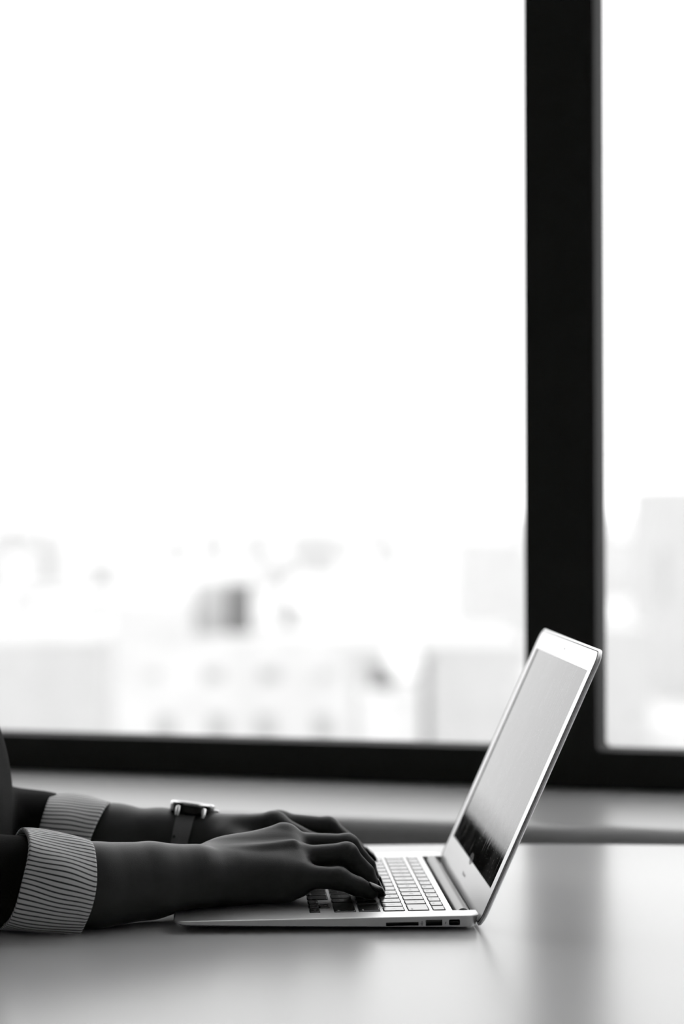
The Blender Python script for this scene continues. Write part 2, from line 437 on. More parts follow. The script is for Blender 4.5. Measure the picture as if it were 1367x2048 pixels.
def base():
    O_ = densify(rr_outline(0, LX, 0, LY, .011))
    c = (LX/2, LY/2)
    def side(x): # height of the vertical side
        return .0018+.0066*max(0, min(1, x/LX))**.75
    def inset(p, d):
        x = min(max(p[0], d+(p[0]-c[0])*0), LX-d) if False else p[0]+(c[0]-p[0])*d/(LX/2)
        y = p[1]+(c[1]-p[1])*d/(LY/2); return x, y
    rings = []
    for z, d in ((0, .0010), (-.0002, .0004), (-.0006, 0)):
        rings.append([(inset(p, d)[0], inset(p, d)[1], z) for p in O_])
    bott = lambda x: -(.0068+.0032*x/LX)
    for f, d in ((1, 0), (.0, .0012)):
        pass
    rings.append([(p[0], p[1], -side(p[0])) for p in O_])
    for f, d in ((.35, .003), (.7, .010), (.92, .022), (1, .036)):
        rings.append([(inset(p, d)[0], inset(p, d)[1], -side(p[0])+(bott(p[0])+side(p[0]))*f) for p in O_])
    # the back edge leans in below so that the lid clears it
    for r in rings:
        for i, (x, y, z) in enumerate(r):
            r[i] = (x + (z*.30 - .0003)*max(0, (x-.21)/.017), y, z)
    bm = bmesh.new(); loft(bm, rings, caps=True)
    return from_bm('base', bm, M['alu'], lap, 'auto')
base_o = base()
# keyboard layout
u, cap, hc = 19.05*mm, 15.85*mm, 15.3*mm
XB, RP_ = 191.1*mm, 18.46*mm; Y0 = 25.9*mm
rows = []
def row(xb, h, widths, names_):
    y = Y0
    for w, nm in zip(widths, names_):
        if nm is not None: rows.append((xb-h, xb, y, y+w*u-3.2*mm, nm))
        y += w*u
fw = 14.5/14
row(XB+12.2*mm, 8.8*mm, [fw]*14, ['', 'F12', 'F11', 'F10', 'F9', 'F8', 'F7', 'F6', 'F5', 'F4', 'F3', 'F2', 'F1', 'esc'])
row(XB, hc, [1.5]+[1]*13, ['delete', '=', '-', '0', '9', '8', '7', '6', '5', '4', '3', '2', '1', '`'])
row(XB-RP_, hc, [1]*13+[1.5], ['\\', ']', '[', 'P', 'O', 'I', 'U', 'Y', 'T', 'R', 'E', 'W', 'Q', 'tab'])
row(XB-2*RP_, hc, [1.75]+[1]*11+[1.75], ['return', "'", ';', 'L', 'K', 'J', 'H', 'G', 'F', 'D', 'S', 'A', 'caps lock'])
row(XB-3*RP_, hc, [2.25]+[1]*10+[2.25], ['shift', '/', '.', ',', 'M', 'N', 'B', 'V', 'C', 'X', 'Z', 'shift'])
xb = XB-4*RP_
row(xb, hc, [3, 1, 1.25, 5, 1.25, 1, 1, 1], [None, 'option', 'command', 'space', 'command', 'option', 'control', 'fn'])
for k, nm in ((0, '>'), (1, 'v'), (2, '<')): rows.append((xb-hc, xb-hc+7.0*mm, Y0+k*u, Y0+k*u+cap, nm))
rows.append((xb-7.0*mm, xb, Y0+u, Y0+u+cap, '^'))
cb = bmesh.new(); g = .55*mm
for x0, x1, y0, y1, nm in rows:
    if nm == '^': continue
    if nm == 'v': x1 = xb
    bx(cb, x0-g, x1+g, y0-g, y1+g, -.0016, .004)
for (x0, x1, z0, z1) in ((156.8, 181, -6.6, -3.9), (186.3, 198.6, -7.0, -2.6), (203.6, 211.8, -6.9, -2.6)):
    bx(cb, x0*mm, x1*mm, -.003, .006, z0*mm, z1*mm, .0004 if x0 < 200 else .0009)
bx(cb, .2085, .24, .0245, LY-.0245, -.02, .01)       # notch for the hinge cover
bx(cb, .0125, .0885, .1105, .2145, -.0003, .01)      # trackpad recess
cutter = from_bm('cutter', cb, M['port']); cutter.matrix_world = LM
bpy.context.view_layer.update(); cut(base_o, cutter)
base_o.data.set_sharp_from_angle(angle=math.radians(30)); flat_big(base_o.data)
for p in base_o.data.polygons:
    if abs(p.normal.z) > .9995: p.use_smooth = False
# black floor seen in the key gaps
bm = bmesh.new(); bx(bm, .098, .2055, .0245, LY-.0245, -.0022, -.00155); from_bm('key_bed', bm, M['black'], lap)
def text_mesh(txt, size):
    cu = bpy.data.curves.new('t', 'FONT'); cu.body = txt; cu.size = size; cu.align_x = 'CENTER'; cu.align_y = 'CENTER'; cu.resolution_u = 2
    o = bpy.data.objects.new('t', cu); COL.objects.link(o); bpy.context.view_layer.update()
    me = bpy.data.meshes.new_from_object(o.evaluated_get(bpy.context.evaluated_depsgraph_get())); bpy.data.objects.remove(o); bpy.data.curves.remove(cu)
    return me
# text runs along -y (to the user's right), its top points to +x
TX = Matrix(((0, 1, 0, 0), (-1, 0, 0, 0), (0, 0, 1, 0), (0, 0, 0, 1)))
for x0, x1, y0, y1, nm in rows:
    bm = bmesh.new(); bx(bm, x0, x1, y0, y1, -.0015, .0006, .0005, 2)
    for v in bm.verts:                                   # slightly dished cap
        if v.co.z > .0003:
            v.co.z -= .00012*(1-((v.co.y-(y0+y1)/2)/((y1-y0)/2))**2)
    old = set(bm.faces)
    if nm not in ('', 'space'):
        me = text_mesh(nm, .0048 if len(nm) == 1 else .0026)
        if len(nm) == 1: c = ((x0+x1)/2, (y0+y1)/2)
        elif x1-x0 < .01: c = (x0+.0022, (y0+y1)/2)
        else: c = (x0+.003, (y0+.0045) if y0 < .16 else (y1-.0045)) if nm not in ('delete', 'return') else (x0+.003, y0+.005)
        me.transform(Matrix.Translation((c[0], c[1], .00064)) @ TX)
        bm.from_mesh(me); bpy.data.meshes.remove(me)
        for f in bm.faces:
            if f not in old: f.material_index = 1
    me = bpy.data.meshes.new('key'); bm.to_mesh(me); bm.free()
    me.polygons.foreach_set('use_smooth', [abs(p.normal.z) < .995 and p.area < 2e-5 for p in me.polygons])
    link('key', me, [M['key'], M['legend']], lap)
bm = bmesh.new(); bx(bm, .0128, .0882, .1108, .2142, -.0006, -.0001, .0002); from_bm('trackpad', bm, M['alu'], lap)
# ports: tongues
for nm, (x0, x1, z0, z1) in (('usb_port', (187, 198, -4.2, -3.2)), ('display_port', (204.8, 210.6, -4.6, -4.1)), ('card_slot', (157.5, 180.3, -4.5, -4.2))):
    bm = bmesh.new(); bx(bm, x0*mm, x1*mm, .0008, .0058, z0*mm, z1*mm)
    # dark lining of the opening
    X0, X1, Z0, Z1 = {'usb_port': (186.3, 198.6, -7.0, -2.6), 'display_port': (203.6, 211.8, -6.9, -2.6), 'card_slot': (156.8, 181, -6.6, -3.9)}[nm]
    old = set(bm.faces)
    for b_ in ((X0, X1, Z0-.0, Z0+.15), (X0, X1, Z1-.15, Z1), (X0, X0+.15, Z0, Z1), (X1-.15, X1, Z0, Z1)):
        bx(bm, b_[0]*mm, b_[1]*mm, .0003, .0059, b_[2]*mm, b_[3]*mm)
    bx(bm, X0*mm, X1*mm, .0056, .0062, Z0*mm, Z1*mm)
    for f in bm.faces:
        if f not in old: f.material_index = 1
    from_bm(nm, bm, [M['port_tongue'], M['port']], lap)
# printed port marks
SX = Matrix(((1, 0, 0, 0), (0, 0, -1, 0), (0, 1, 0, 0), (0, 0, 0, 1)))
bm = bmesh.new()
def flat(pts):
    f = bm.faces.new([bm.verts.new((x*mm, -.00008, z*mm)) for x, z in pts])
# usb trident
flat([(183.4, -6.0), (183.8, -6.0), (183.8, -3.9), (183.4, -3.9)]); flat([(183.1, -4.0), (184.1, -4.0), (183.6, -3.2)])
flat([(182.6, -4.9), (182.9, -4.9), (183.8, -5.7), (183.5, -5.8)]); flat([(184.4, -4.6), (184.7, -4.6), (183.8, -5.4), (183.6, -5.2)])
flat([(183.2, -6.6), (184.0, -6.6), (184.0, -5.9), (183.2, -5.9)])
from_bm('usb_mark', bm, M['icon'], lap)
bm = bmesh.new(); flat([(201.6, -3.4), (200.7, -5.0), (201.3, -5.0)]); flat([(200.8, -4.8), (201.7, -4.8), (200.6, -6.5)]); from_bm('bolt_mark', bm, M['icon'], lap)
# hinge cover: a long dark barrel in the notch
bm = bmesh.new(); cyl(bm, (.2168, LY/2, -.0047), (0, 1, 0), .0056, LY-.053, 40, .0006); o = from_bm('hinge_cover', bm, M['hinge'], lap, 'auto'); o['label'] = 'long dark hinge barrel between keyboard and screen'
# rubber feet
for x, y in ((.03, .035), (.03, LY-.035), (.195, .035), (.195, LY-.035)):
    bm = bmesh.new(); zt = -(.0068+.0032*x/LX)
    zb = -(CZ-.30374-TABLE)-TAU*x
    cyl(bm, (x, y, (zb+zt)/2+.0006), (0, 0, 1), .008, zt-zb+.0012, 24, .0003); from_bm('rubber_foot', bm, M['rubber'], lap)
# lid: local x = outward normal of the screen side, y = width, z = height
LID = 2.004; HX, HZ = .22659, -.005416
a_ = LID-math.pi/2
# columns: normal (towards the user, up), width, height
nx = Vector((-math.cos(a_), 0, math.sin(a_))); hz_ = Vector((math.sin(a_), 0, math.cos(a_)))
lidm = Matrix(((nx.x, 0, hz_.x, HX), (0, 1, 0, 0), (nx.z, 0, hz_.z, HZ), (0, 0, 0, 1)))
def lid_rings(x_in):
    pass
bm = bmesh.new()
LO = densify(rr_outline(-.0035, .2212, 0, LY, .010), .02)      # (height, width)
def inset2(p, d):
    c = (.109, LY/2); return (p[0]+(c[0]-p[0])*d/.112, p[1]+(c[1]-p[1])*d/.1625)
rings = []
for x, d in ((0, .0016), (-.0006, .0008), (-.0012, 0), (-.0024, .0004), (-.0036, .003), (-.0044, .009), (-.0048, .02)):
    rings.append([(x, inset2(p, d)[1], inset2(p, d)[0]) for p in LO])
loft(bm, rings, caps=True)
H0 = .02403; SH, SW = .1789, .2863; sy0 = (LY-SW)/2
lid = from_bm('lid', bm, M['lid_alu'], lap, 'auto'); lid.matrix_local = lidm
cb = bmesh.new(); bx(cb, -.0012, .004, sy0, sy0+SW, H0, H0+SH)
cutter = from_bm('cutter', cb, M['black']); cutter.matrix_world = LM @ lidm
bpy.context.view_layer.update(); cut(lid, cutter); lid.data.set_sharp_from_angle(angle=math.radians(30))
for p in lid.data.polygons:
    if abs(p.normal.x) > .9995: p.use_smooth = False
bm = bmesh.new(); bx(bm, -.0014, -.0007, sy0+.0002, sy0+SW-.0002, H0+.0002, H0+SH-.0002); o = from_bm('screen', bm, M['screen'], lid); o['label'] = 'dark glossy display reflecting the window'
# gasket: thin dark line round the rim
bm = bmesh.new()
def grow(d, x): return [(x, inset2(p, d)[1], inset2(p, d)[0]) for p in LO]
loft(bm, [grow(.0024, .0000), grow(.0024, .00035), grow(.0018, .00035), grow(.0018, -.0002)]); from_bm('rim_gasket', bm, M['rubber'], lid)
bm = bmesh.new(); cyl(bm, (.00005, LY/2, .2115), (1, 0, 0), .0008, .0003, 20); from_bm('camera_lens', bm, M['black'], lid)
me = text_mesh('MacBook Air', .0042); me.transform(Matrix(((0, 0, 1, .00008), (-1, 0, 0, LY/2), (0, 1, 0, .0115), (0, 0, 0, 1))))
link('name_print', me, M['icon'], lid)

bm = bmesh.new()  # translucent grey oval across the lower edge of the screen
for (w_, h_, a1, a2, rot) in ((.160, .0258, .0046, .0105, .12),):
    f = bm.faces.new([bm.verts.new((.00012, w_+a2*math.cos(t)*math.cos(rot)-a1*math.sin(t)*math.sin(rot), h_+a1*math.sin(t)*math.cos(rot)+a2*math.cos(t)*math.sin(rot))) for t in [2*math.pi*k/24 for k in range(24)]])
M['oval_grey'] = mat('translucent_grey', .30, .7, Alpha=.45); from_bm('oval_mark', bm, M['oval_grey'], lid)

# ================================================================== PERSON
def hand(P, R_, fore, f):
    pass
FR = Field((-.42, 1.69, TABLE-.004), (.05, 1.935, TABLE+.10), .0012)
def pw(px, py, Y): return tuple(W(px, py, Y))
def near_arm(f):
    c = f.cone
    # forearm, two parallel volumes at the wrist
    c((-.372, 1.764, TABLE+.036), pw(190, 1770.5, 1.765), .0315, .0318, .004)
    c(pw(190, 1770.5, 1.765), pw(300, 1761, 1.785), .0320, .0290, .003)
    c(pw(300, 1761, 1.785), pw(392, 1753, 1.800), .0290, .0236, .003)
    c(pw(300, 1760, 1.790), pw(400, 1750, 1.815), .0262, .0226, .004)
    # carpus and palm
    c(pw(392, 1753, 1.800), pw(455, 1757, 1.812), .0236, .0212, .004)
    c(pw(400, 1750, 1.815), pw(470, 1738, 1.838), .0226, .0222, .004)
    c(pw(455, 1765, 1.815), pw(560, 1764, 1.817), .0185, .0160, .010)
    c(pw(560, 1764, 1.817), pw(596, 1765, 1.818), .0155, .0112, .008)
    c(pw(450, 1755, 1.862), pw(530, 1757, 1.888), .018, .0145, .010)
    c(pw(470, 1740, 1.838), pw(565, 1728, 1.852), .0205, .0175, .010)
    c(pw(440, 1734, 1.834), pw(562, 1706, 1.856), .0168, .0150, .010)
    c(pw(445, 1748, 1.826), pw(570, 1733, 1.834), .0165, .0150, .010)
    c(pw(450, 1716, 1.838), pw(578, 1697, 1.851), .0128, .0110, .010)
    c(pw(450, 1738, 1.818), pw(592, 1731, 1.8265), .0140, .0108, .010)
    # metacarpals
    k = .0085
    c(pw(425, 1724, 1.832), pw(571, 1675, 1.862), .0135, .0100, k)
    c(pw(425, 1726, 1.850), pw(576, 1684, 1.886), .0130, .0102, k)
    c(pw(430, 1736, 1.818), pw(600, 1714, 1.838), .0140, .0092, k)
    c(pw(435, 1748, 1.810), pw(600, 1750, 1.815), .0150, .0098, k)
    # extensor ridges
    for p, q in ((pw(440, 1707, 1.834), pw(560, 1661, 1.860)), (pw(455, 1708, 1.815), pw(585, 1690, 1.832))):
        c(p, q, .0022, .0042, .006)
    # knuckle domes
    f.ell(pw(571, 1671, 1.862), (.0100, .0095, .0088), .005)
    fingers = {
     'little': ([pw(604, 1753, 1.8145), pw(676, 1757, 1.812), pw(714, 1773, 1.814), pw(741, 1784, 1.816)], [.0092, .0084, .0075, .0060]),
     'ring':   ([pw(600, 1716, 1.838), pw(692, 1708, 1.836), pw(729, 1747, 1.838), pw(746, 1778, 1.841)], [.0092, .0088, .0079, .0063]),
     'middle': ([pw(590, 1690, 1.862), pw(694, 1690, 1.860), pw(732, 1733, 1.862), pw(749, 1770, 1.866)], [.0098, .0086, .0075, .0060]),
     'index':  ([pw(576, 1686, 1.886), pw(682, 1694, 1.888), pw(722, 1735, 1.890), pw(738, 1762, 1.893)], [.0100, .0086, .0076, .0060])}
    for nm, (pts, rad) in fingers.items():
        g = Field(f.lo, f.lo+f.h*(f.n-1), f.h) if False else None
        c(pts[0], pts[1], rad[0], rad[1], .0050)
        c(pts[1], pts[2], rad[1]*.97, rad[2], .0022)
        c(pts[2], pts[3], rad[2]*.97, rad[3], .0020)
        m_ = Vector(pts[1]); f.ell(m_, (rad[1]*1.04, rad[1]*1.0, rad[1]*1.02), .003)
    # thumb leaves the side of the palm
    c(pw(455, 1757, 1.868), pw(540, 1762, 1.905), .0165, .0125, .008)
    c(pw(540, 1762, 1.905), pw(610, 1764, 1.912), .0122, .0100, .003); c(pw(610, 1764, 1.912), pw(655, 1768, 1.905), .0100, .0080, .002)
    return fingers
def far_arm(f):
    c = f.cone
    c((-.372, 2.0, TABLE+.040), pw(228, 1684, 1.968), .0295, .0300, .004)
    c(pw(228, 1684, 1.968), pw(322, 1682, 1.966), .0303, .0250, .010)
    c(pw(322, 1682, 1.964), pw(418, 1685, 1.957), .0250, .0203, .010)
    c(pw(322, 1684, 1.974), pw(420, 1684, 1.972), .0240, .0205, .010)
    c(pw(418, 1683, 1.957), pw(480, 1682, 1.956), .0200, .0190, .010)
    c(pw(420, 1682, 1.972), pw(520, 1680, 1.978), .0200, .0185, .010)
    c(pw(480, 1685, 1.950), pw(540, 1690, 1.945), .0180, .0140, .010)
    k = .0065
    c(pw(432, 1668, 1.955), pw(546, 1649, 1.944), .0140, .0100, k)
    c(pw(432, 1667, 1.962), pw(555, 1647, 1.963), .0140, .0102, k)
    c(pw(436, 1670, 1.972), pw(562, 1656, 1.984), .0140, .0102, k)
    c(pw(440, 1674, 1.980), pw(560, 1668, 2.003), .0140, .0100, k)
    f.ell(pw(548, 1645, 1.944), (.0105, .0092, .0088), .005); f.ell(pw(557, 1645, 1.963), (.0105, .0092, .0090), .005)
    fingers = {
     'index':  ([pw(548, 1651, 1.944), pw(628, 1689, 1.940), pw(668, 1722, 1.942), pw(690, 1744, 1.944)], [.0100, .0086, .0075, .0060]),
     'middle': ([pw(557, 1649, 1.963), pw(655, 1655, 1.968), pw(703, 1692, 1.974), pw(730, 1713, 1.980)], [.0100, .0088, .0075, .0058]),
     'ring':   ([pw(562, 1658, 1.984), pw(646, 1662, 1.990), pw(690, 1694, 1.996), pw(712, 1716, 2.000)], [.0100, .0086, .0074, .0058]),
     'little': ([pw(560, 1669, 2.003), pw(618, 1672, 2.012), pw(652, 1694, 2.018), pw(672, 1714, 2.021)], [.0092, .0078, .0068, .0054])}
    for nm, (pts, rad) in fingers.items():
        c(pts[0], pts[1], rad[0], rad[1], .0045); c(pts[1], pts[2], rad[1]*.97, rad[2], .0022); c(pts[2], pts[3], rad[2]*.97, rad[3], .0020)
        f.ell(pts[1], (rad[1]*1.04, rad[1], rad[1]*1.02), .003)
    c(pw(450, 1692, 1.940), pw(540, 1716, 1.915), .0165, .0120, .008)
    c(pw(540, 1716, 1.915), pw(600, 1733, 1.912), .0118, .0098, .003); c(pw(600, 1733, 1.912), pw(640, 1748, 1.915), .0098, .0078, .002)
    return fingers
NF = near_arm(FR); V1, F1 = FR.mesh(2)
FL = Field((-.42, 1.88, TABLE-.004), (.05, 2.075, TABLE+.10), .0012)
FF = far_arm(FL); V2, F2 = FL.mesh(2)

# head, neck, torso core, upper arms and legs (all but head and neck are dressed)
SC = Vector((-.43, 1.905, 1.02))               # between the shoulders
HIP = Vector((-.54, 1.905, .54))
SHN, SHF = Vector((-.435, 1.745, 1.01)), Vector((-.435, 2.065, 1.01))
ELN, ELF = Vector((-.375, 1.762, TABLE+.040)), Vector((-.375, 2.03, TABLE+.046))
HEAD = Vector((-.418, 1.905, 1.238))
KN, KF = Vector((-.10, 1.80, .50)), Vector((-.10, 2.01, .50)); AN, AF = Vector((-.12, 1.79, .09)), Vector((-.12, 2.02, .09))
B = Field((-.75, 1.60, .0), (.12, 2.2, 1.42), .008)
B.ell(SC-Vector((0, 0, .12)), (.075, .13, .15), .04); B.cone(SC-Vector((0, 0, .1)), HIP, .075, .085, .05)
for s_, e_ in ((SHN, ELN), (SHF, ELF)):
    B.cone(SC+Vector((0, (s_.y-SC.y)*.4, 0)), s_, .045, .038, .03); B.cone(s_, e_, .037, .031, .02)
for h_, k_, a_2 in ((HIP+Vector((0, -.08, -.01)), KN, AN), (HIP+Vector((0, .08, -.01)), KF, AF)):
    B.cone(h_, k_, .07, .045, .03); B.cone(k_, a_2, .044, .028, .02); B.cone(a_2, a_2+Vector((.12, 0, -.05)), .025, .02, .02)
V3, F3 = B.mesh(1)
HD = Field((-.56, 1.80, .99), (-.25, 2.01, 1.40), .003)
HD.cone(SC+Vector((.0, 0, .03)), HEAD+Vector((-.02, 0, -.07)), .052, .050, .03)
HD.ell(HEAD+Vector((-.012, 0, .028)), (.092, .073, .090), .02); HD.ell(HEAD+Vector((.022, 0, -.035)), (.062, .056, .070), .03)
HD.ell(HEAD+Vector((.058, 0, -.082)), (.022, .024, .018), .02)
HD.cone(HEAD+Vector((.080, 0, .012)), HEAD+Vector((.098, 0, -.022)), .007, .0115, .012)
for sy in (-1, 1):
    HD.ell(HEAD+Vector((.093, sy*.011, -.026)), (.007, .006, .006), .006)
    HD.ell(HEAD+Vector((.080, sy*.031, .012)), (.009, .014, .008), .006, sub=True)
    HD.ell(HEAD+Vector((.054, sy*.045, -.022)), (.022, .016, .020), .02)
    HD.ell(HEAD+Vector((-.015, sy*.074, -.005)), (.016, .007, .028), .006); HD.ell(HEAD+Vector((-.011, sy*.081, -.005)), (.009, .004, .018), .004, sub=True)
HD.ell(HEAD+Vector((.077, 0, -.052)), (.012, .022, .0065), .006); HD.ell(HEAD+Vector((.078, 0, -.062)), (.011, .018, .007), .005)
V4, F4 = HD.mesh(2)
def join(parts):
    v, f, n = [], [], 0
    for a, b in parts: v.append(a); f.append(b+n); n += len(a)
    return np.concatenate(v), np.concatenate(f)
V, Fc = join([(V1, F1), (V2, F2), (V3, F3), (V4, F4)])
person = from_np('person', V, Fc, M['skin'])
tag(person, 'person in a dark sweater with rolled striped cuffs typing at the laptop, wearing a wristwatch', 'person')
# lips, eyes
for sy in (-1, 1):
    bm = bmesh.new(); bmesh.ops.create_uvsphere(bm, u_segments=20, v_segments=12, radius=.0115, matrix=Matrix.Translation(HEAD+Vector((.0655, sy*.031, .012)))); e_ = from_bm('eye', bm, M['eye'], person, True)
    bm = bmesh.new(); bmesh.ops.create_uvsphere(bm, u_segments=16, v_segments=10, radius=.0055, matrix=Matrix.Translation(HEAD+Vector((.0720, sy*.0305, .010)))); from_bm('iris', bm, M['dial'], e_, True)
    bm = bmesh.new(); tube(bm, [HEAD+Vector((.0780, sy*.016, .033)), HEAD+Vector((.0780, sy*.030, .038)), HEAD+Vector((.0640, sy*.046, .034))], [.002, .0024, .001], 8); from_bm('eyebrow', bm, M['hair'], person, True)

# nails: curved plates on the upper side of each fingertip
def nail(pts, rad, longer=.006):
    a, b = Vector(pts[2]), Vector(pts[3]); d = (b-a).normalized()
    n0 = Vector((0, 0, 1)); n0 = (n0-d*n0.dot(d)).normalized(); sdir = d.cross(n0)
    r = rad[3]; bm = bmesh.new(); rings = []
    for j in range(9):
        t = j/8; s0 = -r*.75+t*(r*1.65+longer)
        wdt = 1.02*math.sin(min(1, .35+t*1.6)*math.pi/2)*(1 if t < .75 else math.sqrt(max(.04, 1-((t-.75)/.27)**2)))
        drop = -.0022*max(0, t-.55)**2*8
        outer, inner = [], []
        for i in range(9):
            ang = (i/8-.5)*2*math.radians(66)*wdt
            rr = r+.0006+(rad[2]-rad[3])*(1-t)*.35
            c = b+d*s0
            outer.append(c+(n0*math.cos(ang)+sdir*math.sin(ang))*rr+n0*drop)
            inner.append(c+(n0*math.cos(ang)+sdir*math.sin(ang))*(rr-.0008)+n0*drop)
        rings.append(outer+inner[::-1])
    loft(bm, rings, caps=True)
    return from_bm('fingernail', bm, M['nail'], person, True)
for D_ in (NF, FF):
    for nm, (pts, rad) in D_.items(): nail(pts, rad)

# sweater: torso, shoulders and sleeves as one knitted surface
SW_ = Field((-.80, 1.60, .44), (-.10, 2.22, 1.12), .0045)
c = SW_.cone
SW_.ell(SC+Vector((-.005, 0, -.16)), (.112, .172, .20), .05)
SW_.ell(Vector((-.3965, 1.905, TABLE+.062)), (.128, .150, .17), .05)      # belly that shows left of the cuffs
SW_.ell(HIP+Vector((.02, 0, .02)), (.14, .175, .11), .06)
c(SC+Vector((-.03, 0, -.10)), HIP+Vector((0, 0, .03)), .125, .135, .06)
SW_.ell(SC+Vector((.045, -.06, -.10)), (.075, .070, .075), .04); SW_.ell(SC+Vector((.045, .06, -.10)), (.075, .070, .075), .04)
c(SHN+Vector((0, .05, .005)), SHF+Vector((0, -.05, .005)), .055, .055, .04)
for s_, e_, w_, r_ in ((SHN, ELN, pw(30, 1763, 1.765), .0375), (SHF, ELF, pw(90, 1676, 1.975), .0385)):
    c(s_, e_, .055, .045, .03); c(e_, w_, .046, r_, .02)
V5, F5 = SW_.mesh(2)
# folds
def nz(P, s, seed):
    r = np.random.RandomState(seed); o = np.zeros(len(P))
    for _ in range(10):
        k = r.normal(size=3)*s; o += np.sin(P@k+r.uniform(0, 6.3))
    return o/3.2
def with_normals(Vv, Ff):
    n = np.cross(Vv[Ff[:, 2]]-Vv[Ff[:, 0]], Vv[Ff[:, 3]]-Vv[Ff[:, 1]]); N_ = np.zeros_like(Vv)
    for i in range(4):
        for x in range(3): N_[:, x] += np.bincount(Ff[:, i], n[:, x], minlength=len(Vv))
    return N_/np.maximum(np.linalg.norm(N_, axis=1, keepdims=True), 1e-12)
Nn = with_normals(V5, F5); V5 = V5 + Nn*(nz(V5, np.array([30, 30, 22]), 3)*.0028)[:, None]*(V5[:, :1] < -.20)
o = from_np('sweater', V5, F5, M['sweater'], person); o['label'] = 'dark knitted sweater'
# trousers, shoes, hair
TR = Field((-.78, 1.62, .02), (.06, 2.2, .68), .006)
TR.ell(HIP+Vector((0, 0, -.01)), (.14, .175, .10), .05)
for h_, k_, a_2 in ((HIP+Vector((0, -.085, -.015)), KN, AN), (HIP+Vector((0, .085, -.015)), KF, AF)):
    TR.cone(h_, k_, .086, .062, .04); TR.cone(k_, a_2+Vector((0, 0, .02)), .060, .045, .02)
V6, F6 = TR.mesh(2); from_np('trousers', V6, F6, M['trousers'], person)
for a_2 in (AN, AF):
    SF = Field(a_2+Vector((-.08, -.06, -.1)), a_2+Vector((.22, .06, .06)), .004)
    SF.cone(a_2+Vector((-.01, 0, -.04)), a_2+Vector((.13, 0, -.055)), .038, .032, .02); SF.cone(a_2, a_2+Vector((0, 0, -.04)), .038, .04, .02)
    SF.apply(a_2+Vector((-.2, -.2, -.3)), a_2+Vector((.3, .2, -.086)), 0, lambda X, Y, Z, z=a_2.z-.088: (Z-z)+0*X+0*Y, sub=True)
    v_, f_ = SF.mesh(1); from_np('shoe', v_, f_, M['shoe'], person)
HR = Field((-.60, 1.77, .98), (-.26, 2.04, 1.41), .004)
HR.ell(HEAD+Vector((-.026, 0, .040)), (.100, .083, .094), .02); HR.ell(HEAD+Vector((-.070, 0, -.06)), (.055, .075, .13), .03)
HR.cone(HEAD+Vector((-.09, 0, -.02)), SC+Vector((-.085, 0, .02)), .055, .035, .03)
HR.ell(HEAD+Vector((.075, 0, -.045)), (.085, .066, .085), .006, sub=True)
v_, f_ = HR.mesh(2); n_ = with_normals(v_, f_); v_ = v_+n_*(nz(v_, np.array([60, 140, 20]), 9)*.0016)[:, None]
o = from_np('hair', v_, f_, M['hair'], person)

# rolled cuffs of the striped shirt
def cuff(ringA, ringB, nstripe, seed, wob=.0014, roll=.0024):
    """rings: (top, bottom, near bulge vector) in world space"""
    n = 160; rA = []; rB = []
    def ring(top, bot, bv, t0=0):
        c_ = (Vector(top)+Vector(bot))/2; a = (Vector(top)-Vector(bot))/2; b = Vector(bv)
        return [c_ + (a*math.cos(t) + b*math.sin(t))*(1+(.085*math.sin(2*t) if t < math.pi/2 else 0)) for t in [2*math.pi*k/n for k in range(n)]], c_
    A, ca = ring(*ringA); Bq, cb_ = ring(*ringB)
    rg = random.Random(seed); ph = [rg.uniform(0, 6.3) for _ in range(8)]
    rows_ = []; m = 26
    for j in range(m+1):
        t = j/m; R = []
        for k in range(n):
            th = 2*math.pi*k/n; p = A[k].lerp(Bq[k], t); c_ = ca.lerp(cb_, t); d = (p-c_).normalized()
            w = wob*(math.sin(3*th+ph[0]+2.2*t)+.8*math.sin(5*th+ph[1]-3*t)+.6*math.sin(2*th+ph[2]+5*t)) + .0016*math.sin(math.pi*t)
            R.append(p+d*w)
        rows_.append(R)
    axis = (cb_-ca).normalized(); last = rows_[-1]
    for j in range(1, 9):                       # the fold at the hand end
        a = math.pi*j/8; R = []
        for k in range(n):
            c_ = cb_; d = (last[k]-c_).normalized(); q = last[k]+axis*(math.sin(a)*roll)-d*((1-math.cos(a))*roll*.8); R.append(q)
        rows_.append(R)
    back = rows_[-1]
    for j in range(1, 6): rows_.append([p-axis*(.004*j)-(p-cb_).normalized()*.0002*j for p in back])
    first = [p-(p-ca).normalized()*.0035+axis*.0 for p in rows_[0]]
    rows_ = [[p+axis*.012 for p in first], first] + rows_
    bm = bmesh.new(); uvl = bm.loops.layers.uv.new('UVMap')
    vs = [[bm.verts.new(p) for p in r] for r in rows_]
    for j in range(len(vs)-1):
        for k in range(n):
            k2 = (k+1) % n; f = bm.faces.new((vs[j][k], vs[j][k2], vs[j+1][k2], vs[j+1][k]))
            for lp_, (kk, jj) in zip(f.loops, ((k, j), (k+1, j), (k+1, j+1), (k, j+1))): lp_[uvl].uv = (nstripe*kk/n + .08*math.sin(jj*.21+kk*2*math.pi*7/n+seed)+.08*math.sin(jj*.33-kk*2*math.pi*4/n), jj/30)
            f.smooth = True
    bmesh.ops.recalc_face_normals(bm, faces=bm.faces)
    me = bpy.data.meshes.new('shirt_cuff'); bm.to_mesh(me); bm.free()
    return link('shirt_cuff', me, M['stripe'], person)
o = cuff((pw(47, 1661, 1.765), pw(-6, 1862, 1.755), (.015, -.043, .004)), (pw(174, 1680, 1.768), pw(139, 1873, 1.757), (.0135, -.041, -.003)), 68, 3)
o['label'] = 'rolled striped cuff on the near arm'
o = cuff((pw(102, 1589, 1.970), pw(58, 1765, 1.968), (.001, -.042, 0)), (pw(217, 1601, 1.968), pw(158, 1772, 1.966), (-.004, -.041, 0)), 68, 11, .0009)
o['label'] = 'rolled striped cuff on the far arm'

